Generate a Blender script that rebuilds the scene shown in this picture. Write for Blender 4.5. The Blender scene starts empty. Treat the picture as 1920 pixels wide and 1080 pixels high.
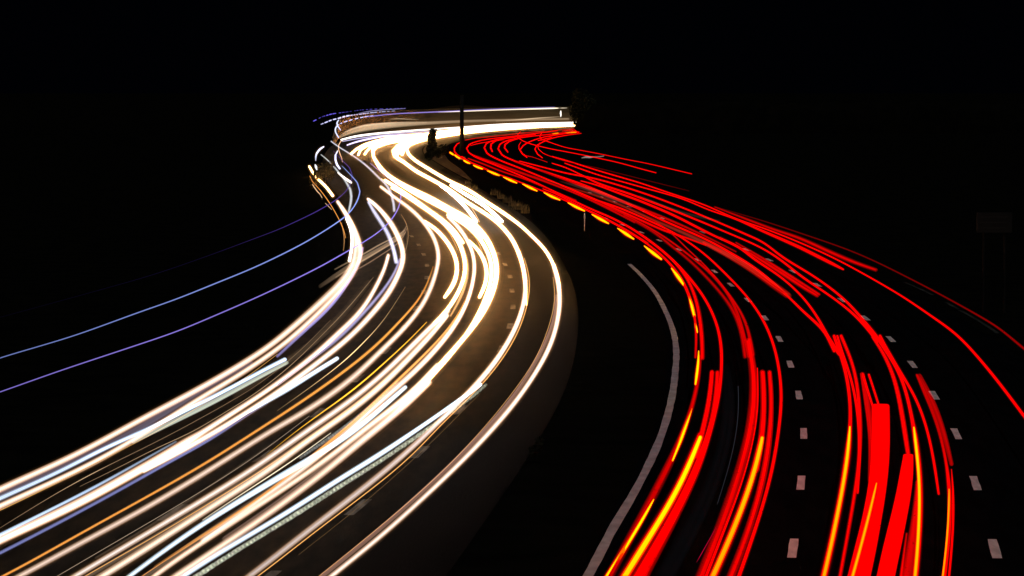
import bpy, math, random
import numpy as np
random.seed(7)
C = bpy.context.scene
COL = C.collection

# ------------------------------------------------------------------ camera, sky, fill light, exposure
CAM_H, F, CX, CY, PITCH = 8.45, 7600.0, 960.0, 540.0, math.atan(381.0/7600.0)
cam_d = bpy.data.cameras.new('camera')
cam = bpy.data.objects.new('camera', cam_d); COL.objects.link(cam)
cam.location = (0, 0, CAM_H)
cam.rotation_euler = (math.pi/2 - PITCH, 0, 0)
cam_d.sensor_width = 36.0
cam_d.lens = F/1920.0*36.0
cam_d.clip_start = 0.5
cam_d.clip_end = 6000
C.camera = cam

w = bpy.data.worlds.new('World'); C.world = w; w.use_nodes = True
bg = w.node_tree.nodes['Background']
bg.inputs[0].default_value = (0.25, 0.4, 1.0, 1); bg.inputs[1].default_value = 0.0007

marking_fill_d = bpy.data.lights.new('marking_fill', 'SUN'); marking_fill_d.energy = 0.46; marking_fill_d.angle = math.radians(0.5)  # fill sun added to brighten the lane markings
marking_fill_d.color = (0.88, 0.97, 1.0)
marking_fill = bpy.data.objects.new('marking_fill', marking_fill_d); COL.objects.link(marking_fill)
marking_fill.rotation_euler = (math.radians(28), math.radians(14), 0)

C.view_settings.view_transform = 'Standard'; C.view_settings.look = 'None'
C.view_settings.exposure = 0.0; C.view_settings.gamma = 1.0
C.render.engine = 'CYCLES'
C.cycles.transparent_max_bounces = 160
C.cycles.max_bounces = 5
C.cycles.diffuse_bounces = 2
C.cycles.glossy_bounces = 2
C.cycles.sample_clamp_indirect = 4.0
C.cycles.use_denoising = True

# ------------------------------------------------------------------ survey: a picture point on the plane z = h
cp, sp = math.cos(PITCH), math.sin(PITCH)
def at(px, py, h=0.0):
    dx, dz = (px-CX)/F, -(py-CY)/F
    d = (dx, cp + dz*sp, -sp + dz*cp)
    t = (h - CAM_H)/d[2]
    return (d[0]*t, d[1]*t, h)
def px_per_m(p):            # picture scale at a place
    return F/(p[1]*cp - (p[2]-CAM_H)*sp)

def spline(P, step, dims=2):
    """centripetal Catmull-Rom through the rows of P, resampled about every `step` in the first two columns"""
    P = np.array(P, float)
    if len(P) == 2:
        n = max(2, int(np.linalg.norm(P[1,:dims]-P[0,:dims])/step)+1)
        s = np.linspace(0, 1, n)[:, None]
        return P[0]*(1-s) + P[1]*s
    Q = np.vstack([2*P[0]-P[1], P, 2*P[-1]-P[-2]])
    out = []
    for i in range(1, len(Q)-2):
        p0, p1, p2, p3 = Q[i-1], Q[i], Q[i+1], Q[i+2]
        t = [0.0]
        for a, b in ((p0, p1), (p1, p2), (p2, p3)):
            t.append(t[-1] + max(1e-3, np.linalg.norm((b-a)[:dims]))**0.5)
        n = max(1, int(np.linalg.norm((p2-p1)[:dims])/step))
        for k in range(n):
            u = t[1] + (t[2]-t[1])*k/n
            A1 = (t[1]-u)/(t[1]-t[0])*p0 + (u-t[0])/(t[1]-t[0])*p1
            A2 = (t[2]-u)/(t[2]-t[1])*p1 + (u-t[1])/(t[2]-t[1])*p2
            A3 = (t[3]-u)/(t[3]-t[2])*p2 + (u-t[2])/(t[3]-t[2])*p3
            B1 = (t[2]-u)/(t[2]-t[0])*A1 + (u-t[0])/(t[2]-t[0])*A2
            B2 = (t[3]-u)/(t[3]-t[1])*A2 + (u-t[1])/(t[3]-t[1])*A3
            out.append((t[2]-u)/(t[2]-t[1])*B1 + (u-t[1])/(t[2]-t[1])*B2)
    out.append(P[-1])
    return np.array(out)

# ------------------------------------------------------------------ materials
def new_mat(name):
    m = bpy.data.materials.new(name); m.use_nodes = True
    nt = m.node_tree; nt.nodes.clear()
    return m, nt, nt.nodes.new('ShaderNodeOutputMaterial')
def surf(name, c1, c2, scale, rough=0.9, spec=0.3, stretch=(1,1,1), bump=0.0, detail=6):
    m, nt, out = new_mat(name)
    b = nt.nodes.new('ShaderNodeBsdfPrincipled')
    tc = nt.nodes.new('ShaderNodeTexCoord'); mp = nt.nodes.new('ShaderNodeMapping')
    mp.inputs['Scale'].default_value = stretch
    n = nt.nodes.new('ShaderNodeTexNoise'); n.inputs['Scale'].default_value = scale; n.inputs['Detail'].default_value = detail
    r = nt.nodes.new('ShaderNodeValToRGB')
    r.color_ramp.elements[0].position = 0.35; r.color_ramp.elements[1].position = 0.68
    r.color_ramp.elements[0].color = (*c1, 1); r.color_ramp.elements[1].color = (*c2, 1)
    L = nt.links.new
    L(tc.outputs['Object'], mp.inputs[0]); L(mp.outputs[0], n.inputs['Vector']); L(n.outputs[0], r.inputs[0]); L(r.outputs[0], b.inputs['Base Color'])
    b.inputs['Roughness'].default_value = rough; b.inputs['Specular IOR Level'].default_value = spec
    if bump:
        bp = nt.nodes.new('ShaderNodeBump'); bp.inputs['Strength'].default_value = bump; bp.inputs['Distance'].default_value = 0.05
        n2 = nt.nodes.new('ShaderNodeTexNoise'); n2.inputs['Scale'].default_value = scale*9; n2.inputs['Detail'].default_value = 3
        L(mp.outputs[0], n2.inputs['Vector']); L(n2.outputs[0], bp.inputs['Height']); L(bp.outputs[0], b.inputs['Normal'])
    L(b.outputs[0], out.inputs[0])
    return m
M = {
 'asphalt': surf('asphalt', (0.006,0.0040,0.0019), (0.024,0.0157,0.0073), 3.0, 0.85, 0.035, (1,0.13,1), 0.12, 5),
 'asphalt_unlit': surf('unlit_asphalt', (0.0022,0.0026,0.0028), (0.0042,0.0046,0.005), 2.2, 0.95, 0.0, (1,0.13,1), 0.1, 5),  # same asphalt made darker, its lack of light put into the colour
 'soil':    surf('soil', (0.003,0.003,0.0025), (0.006,0.0055,0.004), 0.6, 1.0, 0.0, bump=0.3),
 'paint':   surf('road_paint', (0.46,0.56,0.53), (0.68,0.80,0.76), 7.0, 0.9, 0.1, (1,.12,1)),
 'dimmed':    surf('dimmed_road_paint', (0.06,0.05,0.04), (0.22,0.19,0.155), 5.0, 0.95, 0.1, (1,.1,1)),  # weaker light on the left dashes, put into the paint colour
 'faded':   surf('faded_road_paint', (0.02,0.02,0.018), (0.06,0.058,0.05), 5.0, 0.95, 0.0, (1,.1,1)),
 'edge':    surf('edge_paint', (0.32,0.37,0.38), (0.48,0.55,0.56), 3.0, 0.95, 0.1, (1,.4,1)),
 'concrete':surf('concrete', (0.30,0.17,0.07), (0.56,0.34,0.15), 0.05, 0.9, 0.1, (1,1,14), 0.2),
 'steel':   surf('weathered_steel', (0.010,0.009,0.008), (0.016,0.014,0.012), 4, 0.85, 0.1),
 'leaf':    surf('dark_leaves', (0.010,0.012,0.006), (0.03,0.032,0.016), 3, 0.9, 0.1),
 'drygrass':surf('dry_grass', (0.05,0.04,0.02), (0.16,0.13,0.07), 4, 0.9, 0.1),
 'bark':    surf('bark', (0.02,0.016,0.012), (0.04,0.032,0.024), 5, 0.95, 0.1),
 'white':   surf('white_plastic', (0.75,0.75,0.76), (0.85,0.85,0.86), 5, 0.5, 0.4),
 'glow_ground':  surf('glow_ground', (0.03,0.021,0.012), (0.075,0.053,0.03), 0.9, 1.0, 0.05, bump=0.4),
 'sign':    surf('sign_face', (0.006,0.0065,0.005), (0.009,0.010,0.008), 2, 0.6, 0.3),
 'signtext':surf('sign_lettering', (0.015,0.015,0.013), (0.02,0.02,0.018), 3, 0.6, 0.3),
}
def shoulder_falloff(m):
    # light falling off past the last white trail, put into the shoulder colour
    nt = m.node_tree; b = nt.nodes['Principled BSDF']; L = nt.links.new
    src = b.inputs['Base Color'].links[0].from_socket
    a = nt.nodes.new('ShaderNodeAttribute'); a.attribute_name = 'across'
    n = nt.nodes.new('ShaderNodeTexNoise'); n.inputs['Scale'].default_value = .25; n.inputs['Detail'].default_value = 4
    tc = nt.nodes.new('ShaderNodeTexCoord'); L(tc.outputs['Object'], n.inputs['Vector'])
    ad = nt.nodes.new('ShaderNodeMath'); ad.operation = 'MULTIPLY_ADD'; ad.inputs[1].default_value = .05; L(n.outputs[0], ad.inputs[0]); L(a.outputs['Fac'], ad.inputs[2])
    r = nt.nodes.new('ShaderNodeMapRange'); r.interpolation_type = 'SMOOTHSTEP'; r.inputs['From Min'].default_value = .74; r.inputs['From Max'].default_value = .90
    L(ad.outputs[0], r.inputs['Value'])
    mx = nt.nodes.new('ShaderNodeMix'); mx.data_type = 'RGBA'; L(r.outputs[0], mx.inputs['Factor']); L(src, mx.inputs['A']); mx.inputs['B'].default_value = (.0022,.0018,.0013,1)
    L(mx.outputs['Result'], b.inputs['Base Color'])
shoulder_falloff(M['asphalt'])
def glow(name, additive):
    m, nt, out = new_mat(name)
    a = nt.nodes.new('ShaderNodeAttribute'); a.attribute_name = 'light'
    e = nt.nodes.new('ShaderNodeEmission')
    nt.links.new(a.outputs['Color'], e.inputs[0])
    if additive:
        t = nt.nodes.new('ShaderNodeBsdfTransparent'); s = nt.nodes.new('ShaderNodeAddShader')
        nt.links.new(e.outputs[0], s.inputs[0]); nt.links.new(t.outputs[0], s.inputs[1]); nt.links.new(s.outputs[0], out.inputs[0])
        m.cycles.emission_sampling = 'NONE'
    else:
        nt.links.new(e.outputs[0], out.inputs[0])
        m.cycles.emission_sampling = 'FRONT_BACK'
    return m
CORE, GLOW_SHELL = glow('lamp_light', False), glow('lamp_glow_shell', True)

# ------------------------------------------------------------------ mesh helpers
def mesh_obj(name, V, Fc, mat, parent=None, smooth=False):
    me = bpy.data.meshes.new(name)
    me.from_pydata([tuple(map(float, v)) for v in V], [], Fc)
    for m in (mat if isinstance(mat, (list, tuple)) else [mat]): me.materials.append(m)
    if smooth: me.polygons.foreach_set('use_smooth', [True]*len(me.polygons))
    me.update()
    o = bpy.data.objects.new(name, me); COL.objects.link(o)
    if parent is not None:
        o.parent = parent
        o.location = tuple(-c for c in parent.location)      # vertices are given in world space
    return o
def tag(o, label=None, cat=None, group=None, kind=None):
    if label: o['label'] = label
    if cat: o['category'] = cat
    if group: o['group'] = group
    if kind: o['kind'] = kind
    return o
def empty(name, loc, label, cat, group=None):
    o = bpy.data.objects.new(name, None); COL.objects.link(o); o.location = loc
    return tag(o, label, cat, group)
def box(V, Fc, x0, x1, y0, y1, z0, z1):
    b = len(V)
    V += [(x0,y0,z0),(x1,y0,z0),(x1,y1,z0),(x0,y1,z0),(x0,y0,z1),(x1,y0,z1),(x1,y1,z1),(x0,y1,z1)]
    Fc += [tuple(b+i for i in q) for q in ((0,3,2,1),(4,5,6,7),(0,1,5,4),(1,2,6,5),(2,3,7,6),(3,0,4,7))]
def cyl(V, Fc, p0, p1, r0, r1, n=10):
    p0, p1 = np.array(p0, float), np.array(p1, float)
    d = (p1-p0)/np.linalg.norm(p1-p0)
    u = np.cross(d, (0,0,1) if abs(d[2]) < .9 else (1,0,0)); u /= np.linalg.norm(u); v = np.cross(d, u)
    b = len(V)
    for p, r in ((p0, r0), (p1, r1)):
        for k in range(n):
            a = 2*math.pi*k/n
            V.append(tuple(p + u*math.cos(a)*r + v*math.sin(a)*r))
    Fc += [(b+k, b+(k+1)%n, b+n+(k+1)%n, b+n+k) for k in range(n)]
    Fc += [tuple(b+k for k in range(n))[::-1], tuple(b+n+k for k in range(n))]

# ------------------------------------------------------------------ ground and carriageways
def grid(x0, x1, y0, y1, z):
    return [(x0,y0,z),(x1,y0,z),(x1,y1,z),(x0,y1,z)], [(0,1,2,3)]
V, Fc = grid(-1500, 1500, -200, 4000, 0.0)
tag(mesh_obj('ground', V, Fc, M['soil']), 'dark bare ground and verge around the motorway', kind='structure')
def ribbon(name, Lp, Rp, z, mat, label, n=160):
    def rs(P):
        W = np.array([at(x, y)[:2] for x, y in P]); S = spline(W, 2.0)
        d = np.r_[0, np.cumsum(np.linalg.norm(np.diff(S, axis=0), axis=1))]
        u = np.linspace(0, d[-1], n)
        return np.c_[np.interp(u, d, S[:,0]), np.interp(u, d, S[:,1])]
    A, B = rs(Lp), rs(Rp); V, Fc = [], []; m = 13
    for i in range(n):
        for k in range(m):
            p = A[i]*(1-k/(m-1)) + B[i]*k/(m-1); V.append((p[0], p[1], z))
    for i in range(n-1):
        for k in range(m-1):
            a = i*m+k; Fc.append((a, a+1, a+m+1, a+m))
    o = mesh_obj(name, V, Fc, mat)
    at_ = o.data.attributes.new('across', 'FLOAT', 'POINT')
    at_.data.foreach_set('value', [k/(m-1) for i in range(n) for k in range(m)])
    return tag(o, label, kind='structure')
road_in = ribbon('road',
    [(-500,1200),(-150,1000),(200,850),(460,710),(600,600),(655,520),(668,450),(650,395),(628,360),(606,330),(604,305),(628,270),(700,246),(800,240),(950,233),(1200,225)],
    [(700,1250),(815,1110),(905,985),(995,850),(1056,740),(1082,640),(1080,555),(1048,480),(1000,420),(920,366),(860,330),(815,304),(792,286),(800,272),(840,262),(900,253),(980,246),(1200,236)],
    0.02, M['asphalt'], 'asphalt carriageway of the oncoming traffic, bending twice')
road_out = ribbon('road',
    [(960,1250),(1080,1090),(1170,920),(1235,780),(1250,690),(1240,610),(1200,530),(1130,455),(1040,398),(948,347),(882,314),(842,296),(836,280),(860,267),(940,256),(1110,247)],
    [(2500,1250),(2250,1085),(2120,900),(1980,730),(1820,610),(1620,510),(1400,425),(1220,356),(1090,312),(1050,292),(1062,272),(1120,253)],
    0.02, M['asphalt_unlit'], 'asphalt carriageway of the outgoing traffic with white dashes')

ribbon('glow_patch',  # paler ground colour standing in for the glow over the far bend
    [(880,338),(855,325),(817,303),(795,287),(803,272),(842,262),(902,254),(985,247),(1190,237)],
    [(884,337),(866,319),(840,299),(834,280),(857,266),(938,255.6),(1040,249),(1090,246.4),(1190,240)], 0.012, M['glow_ground'], 'pale ground patch put in for the glow inside the far bend')

def ground_curve(P, step=0.5):
    S = spline(np.array([at(x, y)[:2] for x, y in P]), step)
    d = np.r_[0, np.cumsum(np.linalg.norm(np.diff(S, axis=0), axis=1))]
    return S, d
def strip(S, d, a, b, hw, z, mat, parent, name, label=None):
    us = np.linspace(a, b, max(2, int((b-a)/1.0)+1)); V, Fc = [], []
    for i, u in enumerate(us):
        p = np.array([np.interp(u, d, S[:,0]), np.interp(u, d, S[:,1])])
        q = np.array([np.interp(u+.3, d, S[:,0]), np.interp(u+.3, d, S[:,1])]); q0 = np.array([np.interp(u-.3, d, S[:,0]), np.interp(u-.3, d, S[:,1])])
        t = (q-q0)/max(1e-6, np.linalg.norm(q-q0)); nrm = np.array([t[1], -t[0]])
        j = random.uniform(-.008, .008)
        V += [(*(p-nrm*(hw+j)), z), (*(p+nrm*(hw+j)), z)]
        if i: Fc.append((2*i-2, 2*i-1, 2*i+1, 2*i))
    o = mesh_obj(name, V, Fc, mat, parent)
    if label: o['label'] = label
    return o
def dashes(P, anchor, n_before, n_after, mat, parent, hw=0.085, label=None):
    S, d = ground_curve(P)
    a = np.array(at(*anchor)[:2]); u0 = d[np.argmin(np.linalg.norm(S-a, axis=1))]
    for k in range(-n_before, n_after+1):
        u = u0 + k*12.19
        if u-1.6 < 0 or u+1.6 > d[-1]: continue
        strip(S, d, u-1.52, u+1.52, hw, 0.026, mat, parent, 'lane_dash', label)
dashes([(1462,1180),(1476,1100),(1487,1030),(1502,906),(1507,814),(1498,743),(1482,685),(1462,638),(1436,599),(1403,564),(1369,534),(1318,494),(1267,466),(1232,450),(1190,431),(1140,412),(1080,386)],
       (1487,1030), 1, 26, M['paint'], road_out)
dashes([(1905,1200),(1885,1110),(1865,1031),(1829,908),(1793,815),(1752,743),(1708,681),(1667,634),(1622,597),(1576,562),(1529,533),(1485,509),(1440,487),(1398,468),(1317,436),(1278,423),(1220,402),(1150,378),(1090,356)],
       (1865,1031), 1, 26, M['paint'], road_out)
S, d = ground_curve([(1045,1180),(1105,1078),(1150,992),(1185,933),(1215,876),(1237,826),(1252,780),(1261,740),(1266,700),(1268,662),(1263,625),(1249,587),(1227,547),(1200,515),(1180,496)])
strip(S, d, 0, d[-1], 0.095, 0.026, M['edge'], road_out, 'edge_line', 'continuous pale grey edge line')
S, d = ground_curve([(2010,740),(1917,662),(1850,612),(1795,580),(1730,545),(1650,512),(1560,480)])
for a, b in ((0.30,0.52),(0.58,0.70)):
    strip(S, d, d[-1]*a, d[-1]*b, 0.07, 0.026, M['faded'], road_out, 'edge_line', 'faint faded edge line')
dashes([(200,1045),(333,958),(417,907),(497,857),(560,808),(602,772),(676,706),(727,655),(760,612),(785,572),(798,535),(801,510),(799,490),(785,460),(765,436)],
       (497,857), 3, 14, M['dimmed'], road_in, 0.10)
dashes([(400,1165),(517,1074),(672,953),(787,850),(862,771),(908,712),(938,660),(956,613),(962,577),(960,547),(956,518),(946,495),(928,468),(900,440)],
       (672,953), 2, 16, M['dimmed'], road_in, 0.10)

# ------------------------------------------------------------------ light trails
WARM, CREAM, WHITE, LILAC, ICE, ORANGE, RED = (1,.51,.18), (1,.80,.62), (1,.93,.86), (.62,.55,1), (.62,.78,1), (1,.42,.10), (1,0,0)
HALO = (1,.50,.18)  # bloom round the lamps is built as glowing shells of this tint
# each profile: opaque core (radius factor, strength) and see-through shells (radius factor, strength, tint or None for the trail's colour)
PROF = {
 'hot':   ((.66, 15.0), [(.80,.50,None),(.94,.26,HALO),(1.22,.10,HALO),(1.6,.035,HALO),(2.4,.012,HALO)]),
 'blaze': ((.80, 18.0), [(1.0,.55,HALO),(1.3,.14,HALO),(1.9,.05,HALO),(3.0,.020,HALO),(4.6,.009,HALO),(7.0,.004,HALO),(10.5,.0028,HALO)]),
 'soft':  ((.26, 1.1), [(.5,.13,None),(.68,.14,(1,.82,.70)),(.85,.13,(1,.66,.48)),(1.0,.09,(1,.55,.34)),(1.2,.022,HALO),(1.7,.006,HALO)]),
 'pale':  ((.22, .4), [(.45,.16,None),(.7,.13,None),(1.0,.10,None)]),
 'thin':  ((.55, 1.0), [(.8,.22,None),(1.15,.08,None)]),
 'red':   ((.50, 1.0), [(.66,.22,None),(.82,.10,None),(1.0,.035,None),(1.3,.004,None)]),
 'deep':  ((.30, .75), [(.55,.13,None),(.8,.10,None),(1.0,.06,None)]),
 'sheer': (None, [(.5,.022,None),(.75,.04,None),(1.0,.05,None)]),
 'slab':  ((.97, 1.02), [(1.02,.06,None)]),
 'amber': ((.55, 1.25), [(.7,.25,None),(.95,.30,(1,.10,0)),(1.25,.10,RED),(1.7,.02,RED)]),
}
N_SIDE = 12
def sweep(pts, prof, col, h, asp=1.0, dash=None, jitter=0.0, step=7.0, split=False):
    """sweeps a lamp's cross-section along its path at the lamp's height; returns vertex, face, colour and slot arrays"""
    P = np.array([p if len(p) == 4 else (p[0], p[1], p[2], 1.0) for p in pts], float)
    S = spline(P, step)
    if len(S) > 6:                        # a vehicle steers smoothly: even the path out, less so where it is far away
        dd = np.r_[0, np.cumsum(np.linalg.norm(np.diff(S[:,:2], axis=0), axis=1))]
        sg = np.clip(58*(np.maximum(S[:,1]-170, 1)/900)**1.5, 1.0, 60)
        m = len(S); ex = min(m-1, 40)
        A = np.vstack([2*S[0,:2]-S[ex:0:-1,:2], S[:,:2], 2*S[-1,:2]-S[-2:-ex-2:-1,:2]])
        da = np.r_[-dd[ex:0:-1], dd, 2*dd[-1]-dd[-2:-ex-2:-1]]
        W = np.exp(-.5*((da[None,:]-dd[:,None])/sg[:,None])**2)*np.gradient(da)[None,:]
        S[:,:2] = (W/W.sum(1, keepdims=True)) @ A
    W3 = np.array([at(x, y, h) for x, y in S[:, :2]])
    ppm = np.array([px_per_m(p) for p in W3])
    rad = np.maximum(S[:,2], 0.6)/2/ppm; inten = np.maximum(S[:,3], 0)
    if jitter:
        rng = np.random.RandomState(int(abs(P[0,0]*7+P[0,1]*3)) % 9999)
        k = len(S); n = np.convolve(rng.randn(k+8), np.ones(4)/4, 'same')[4:4+k]
        inten = inten*np.clip(1+jitter*n, .05, 3)
    T = np.gradient(W3, axis=0); T[:,2] = 0; T /= np.maximum(1e-9, np.linalg.norm(T, axis=1))[:, None]
    Nn = np.c_[T[:,1], -T[:,0], np.zeros(len(T))]
    core, shells = PROF[prof]
    layers = ([(core[0], core[1], None, 0)] if core else []) + [(r, s, t, 1) for r, s, t in shells]
    th = np.linspace(0, 2*np.pi, N_SIDE, endpoint=False)
    if asp != 1.0:                        # flattened lamps get squarer corners
        cs, sn = np.sign(np.cos(th))*np.abs(np.cos(th))**.5, np.sign(np.sin(th))*np.abs(np.sin(th))**.5*asp
    else: cs, sn = np.cos(th), np.sin(th)
    runs = [(0, len(S)-1)]
    if dash:
        dd = np.r_[0, np.cumsum(np.linalg.norm(np.diff(S[:,:2], axis=0), axis=1))]
        runs, u = [], 0.0; rng = random.Random(int(P[0,0]))
        while u < dd[-1]:
            on = dash[0]*rng.uniform(.5, 1.5)*(1 if len(dash) < 3 else dash[2]); off = dash[1]*rng.uniform(.5, 1.5)
            if len(dash) == 4: on, off = dash[0], dash[1]
            a, b = np.searchsorted(dd, u), min(len(S)-1, np.searchsorted(dd, u+on))
            if b > a: runs.append((a, b))
            u += on+off
    rg = np.random.RandomState(int(abs(P[0,0]*13+P[-1,1]*7)+len(P)) % 99991)
    var = {'soft':.42,'deep':.6,'sheer':.6,'pale':.25,'red':.15}.get(prof, 0)
    res = []
    for group in ([[r] for r in runs] if split else [runs]):
        Vs, Fs, Cs, Ms, base = [], [], [], [], 0
        for rf, st, tint, slot in layers:
            c = np.array(tint if tint else col)
            for a, b in group:
                n = b-a+1
                r = rad[a:b+1, None]*rf
                off = Nn[a:b+1, None, :]*(cs[None, :]*r)[:, :, None]
                v = W3[a:b+1, None, :] + off
                v[:, :, 2] += sn[None, :]*r
                Vs.append(v.reshape(-1, 3))
                af = np.ones((N_SIDE, 3))         # a lamp's face is uneven: fine streaks along the path
                if slot and var: af = np.clip(1+var*rg.randn(N_SIDE, 1)+.12*var*rg.randn(N_SIDE, 3), .15, 2.4)
                Cs.append(((c[None, None, :]*st)*inten[a:b+1, None, None]*af[None]).reshape(-1, 3))
                i = np.arange(n-1)[:, None]*N_SIDE + base; k = np.arange(N_SIDE)[None, :]; k2 = (k+1) % N_SIDE
                q = np.stack([i+k, i+k2, i+N_SIDE+k2, i+N_SIDE+k], -1).reshape(-1, 4)
                Fs += [tuple(x) for x in q.tolist()]
                Fs += [tuple(range(base, base+N_SIDE)), tuple(range(base+(n-1)*N_SIDE, base+n*N_SIDE))[::-1]]
                Ms += [slot]*(len(q)+2)
                base += n*N_SIDE
        res.append((np.vstack(Vs), Fs, np.vstack(Cs), Ms))
    return res
def light_mesh(name, V, Fs, Cl, Ms, org):
    me = bpy.data.meshes.new(name)
    me.from_pydata((V-org).tolist(), [], Fs)
    me.materials.append(CORE); me.materials.append(GLOW_SHELL)
    me.polygons.foreach_set('material_index', Ms)
    at_ = me.color_attributes.new('light', 'FLOAT_COLOR', 'POINT')
    at_.data.foreach_set('color', np.c_[Cl, np.ones(len(Cl))].astype(np.float32).ravel())
    me.update()
    o = bpy.data.objects.new(name, me); COL.objects.link(o)
    return o
def trail_mesh(name, pts, prof, col, h, parent=None, dash=None, **kw):
    res = sweep(pts, prof, col, h, dash=dash, split=bool(dash), **kw)
    org = res[0][0].mean(axis=0) if parent is None else np.array(parent.location)
    if dash:                              # a blinking lamp: every flash is a part of its trail
        e = bpy.data.objects.new(name, None); COL.objects.link(e); e.location = org
        for r in res[:100]: light_mesh('flash', *r, org).parent = e
        return e
    o = light_mesh(name, *res[0], org)
    if parent is None: o.location = org
    else: o.parent = parent
    return o
def rd(s):
    return [tuple(float(x) for x in q.split(',')) for q in s.replace('\n', ' ').split(';') if q.strip()]
GH, GT, GM, GS = 'white headlight trails of the oncoming traffic', 'red tail light trails of the outgoing traffic', 'marker light trails of lorries', 'indicator light trails'
def trail(name, label, prof, col, h, s, group, **kw):
    o = trail_mesh(name, rd(s), prof, col, h, **kw)
    return tag(o, label, 'light trail', group)
def H(label, prof, col, s, h=.65, **kw): return trail('headlight_trail', label, prof, col, h, s, GH, **kw)
def R(label, prof, s, h=.85, col=RED, **kw): return trail('taillight_trail', label, prof, col, h, s, GT, **kw)
def K(label, prof, col, s, h=3.4, **kw): return trail('marker_light_trail', label, prof, col, h, s, GM, **kw)

# ------------------------------------------------------------------ headlight trails, from the left verge to the median
H('cream trail nearest the left verge, outermost of all white trails', 'soft', CREAM,
  '-150,986,14;-60,946,13;0,917,13;137,855,12;271,783,12;400,714,12;501,652,12;560,604,13;612,557,14;643,526,14;662,494,12;667,462,11;664,432,10;654,409,9;643,392,8;633,378,7,1.6')
H('peach trail second from the left verge, pale blue trail lying on it', 'soft', CREAM,
  '-150,1019,13;0,949,13;90,908,12;177,867,12;292,799,11;380,744,12;450,702,11;526,650,11;560,622,12;612,572,12;648,532,12;668,500,12;676,474,12,1.4;672,450,11,1.6;662,425,10,1.6;652,407,9,1.6;640,388,8')
H('short white strand ending in a blunt tip inside the leftmost bend', 'hot', WHITE, '650,410,7,0.25;658,430,7,0.25;661,450,7,0.25;659,470,7,0.25;655,489,7,0.25')
K('pale ice-blue trail that starts bluntly between the two leftmost bundles', 'pale', ICE,
  '-120,990,9,1.5;0,934,9,1.5;60,908,8,1.6;133,874,8,1.7;187,844,8,2.2;271,808,8,2.2;323,782,8,2.6;400,744,8,2.6;463,711,8,2.6;500,691,8,2.6;534,674,8,3', h=1.1)
K('grey-green shadow trail right under the pale ice-blue trail', 'sheer', (.75,.78,.66),
  '250,828,8,1.6;323,792,9,2.6;400,754,9,3;463,720,8,3;500,700,7,3;538,680,7,2.4', h=1.0)
K('thin orange line along the lower edge of the second leftmost trail', 'thin', (.75,.38,.10),
  '-60,985,2.2,.7;0,957,2.2,.7;100,909,2.2,.7;200,858,2,.6;300,806,1.8,.5;380,758,1.8,.5;450,716,1.8,.6;520,664,1.8,.4', h=.7)
K('lilac edge line on the right of the leftmost bundle in the bend', 'pale', (.45,.38,.85),
  '520,668,6,.6;565,626,7,1;612,583,7,1.3;640,549,7,1.3;664,510,6,1.2;676,484,6,1;680,465,5,.9', h=.65)
K('dusky violet band between the two leftmost cream trails', 'sheer', (.45,.36,.48), '-60,960,18,1.1;80,895,17,1.1;200,838,16,1.1;300,780,14,1.1;380,730,13,1;470,680,10,.8', h=.6)
H('wide glaring white trail from the left edge, ice-blue rim on top', 'soft', WHITE,
  '-150,1086,17,1.4;0,1012,17,1.4;80,976,17,1.5;167,934,17,1.5;240,893,17,1.6;309,855,17,1.7;350,829,16,1.6;380,811,12,1.2;430,778,11,1.1;484,744,10,1.1;547,699,10,1.2;605,653,11,1.2;622,636,11,1.2;677,583,10,1.2;708,532,9,1.2;724,496,8,1.3;728,479,8,1.5')
K('pale blue rim along the top of the wide glaring white trail', 'pale', (.55,.72,1),
  '-120,1062,7,1.6;0,1003,7,1.6;90,958,6,1.6;177,914,6,1.2;250,873,5,.7;330,828,4,.3', h=.95)
K('slate-blue line under the wide glaring white trail at the left edge', 'pale', (.30,.32,.72),
  '-120,1098,7.2,0.825;0,1037,7.2,0.825;80,996,7.2,0.825;167,950,7.2,0.825;240,910,7.2,0.825;312,869,7.2,0.9;400,821,7.2,0.825;463,777,7.2,0.45;500,756,6.3,0.15', h=.7)
H('white trail with lilac flank whose far end is a blunt tip beside the second bend', 'soft', WHITE,
  '270,884,8,.9;310,863,10,1.2;350,840,12,1.3;410,806,12,1.3;484,760,12,1.3;536,725,12,1.3;580,692,12,1.2;632,652,12,1.3;660,628,12,1.2;690,597,12,1.3;727,552,12,1.5;747,515,11,1.7;757,485,11,1.9;753,460,11,2;744,438,11,2;730,414,11,2;711,391,9,2;698,379,8,2.2;690,373,6,2.2')
K('lilac shadow strand left of the second bend, ending flat', 'pale', (.72,.70,.95),
  '691,379,6,1.5;702,398,8,1.5;716,419,9,1.5;729,441,9,1.6;737,464,9,2;741,478,9,2.2;743,491,9,2.2', h=.6)
K('lilac fringe on the left flank of the white trail below the second bend', 'pale', (.45,.40,.70),
  '520,722,6,.8;580,676,7,1;632,637,8,1.1;680,589,8,1.2;718,545,7,1.2;740,512,6,1.2;750,486,5,1', h=.65)
K('short ice-blue trail starting bluntly above the orange line', 'pale', (.75,.86,1),
  '470,770,8,1.2;500,752,9,2;536,732,10,2.6;588,699,9,2.8;612,684,9,2.8;632,672,8,3', h=1.0)
K('hair-thin gold line between the second bend and the orange line', 'thin', (1,.66,.30),
  '520,770,1.2,.15;557,744,1.4,.3;609,706,1.8,.7;635,686,2,1.1;654,670,2.2,1.4;680,644,2,1.2;706,617,1.6,.6;731,584,1.4,.3;760,538,1.3,.15', h=.5)
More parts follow.
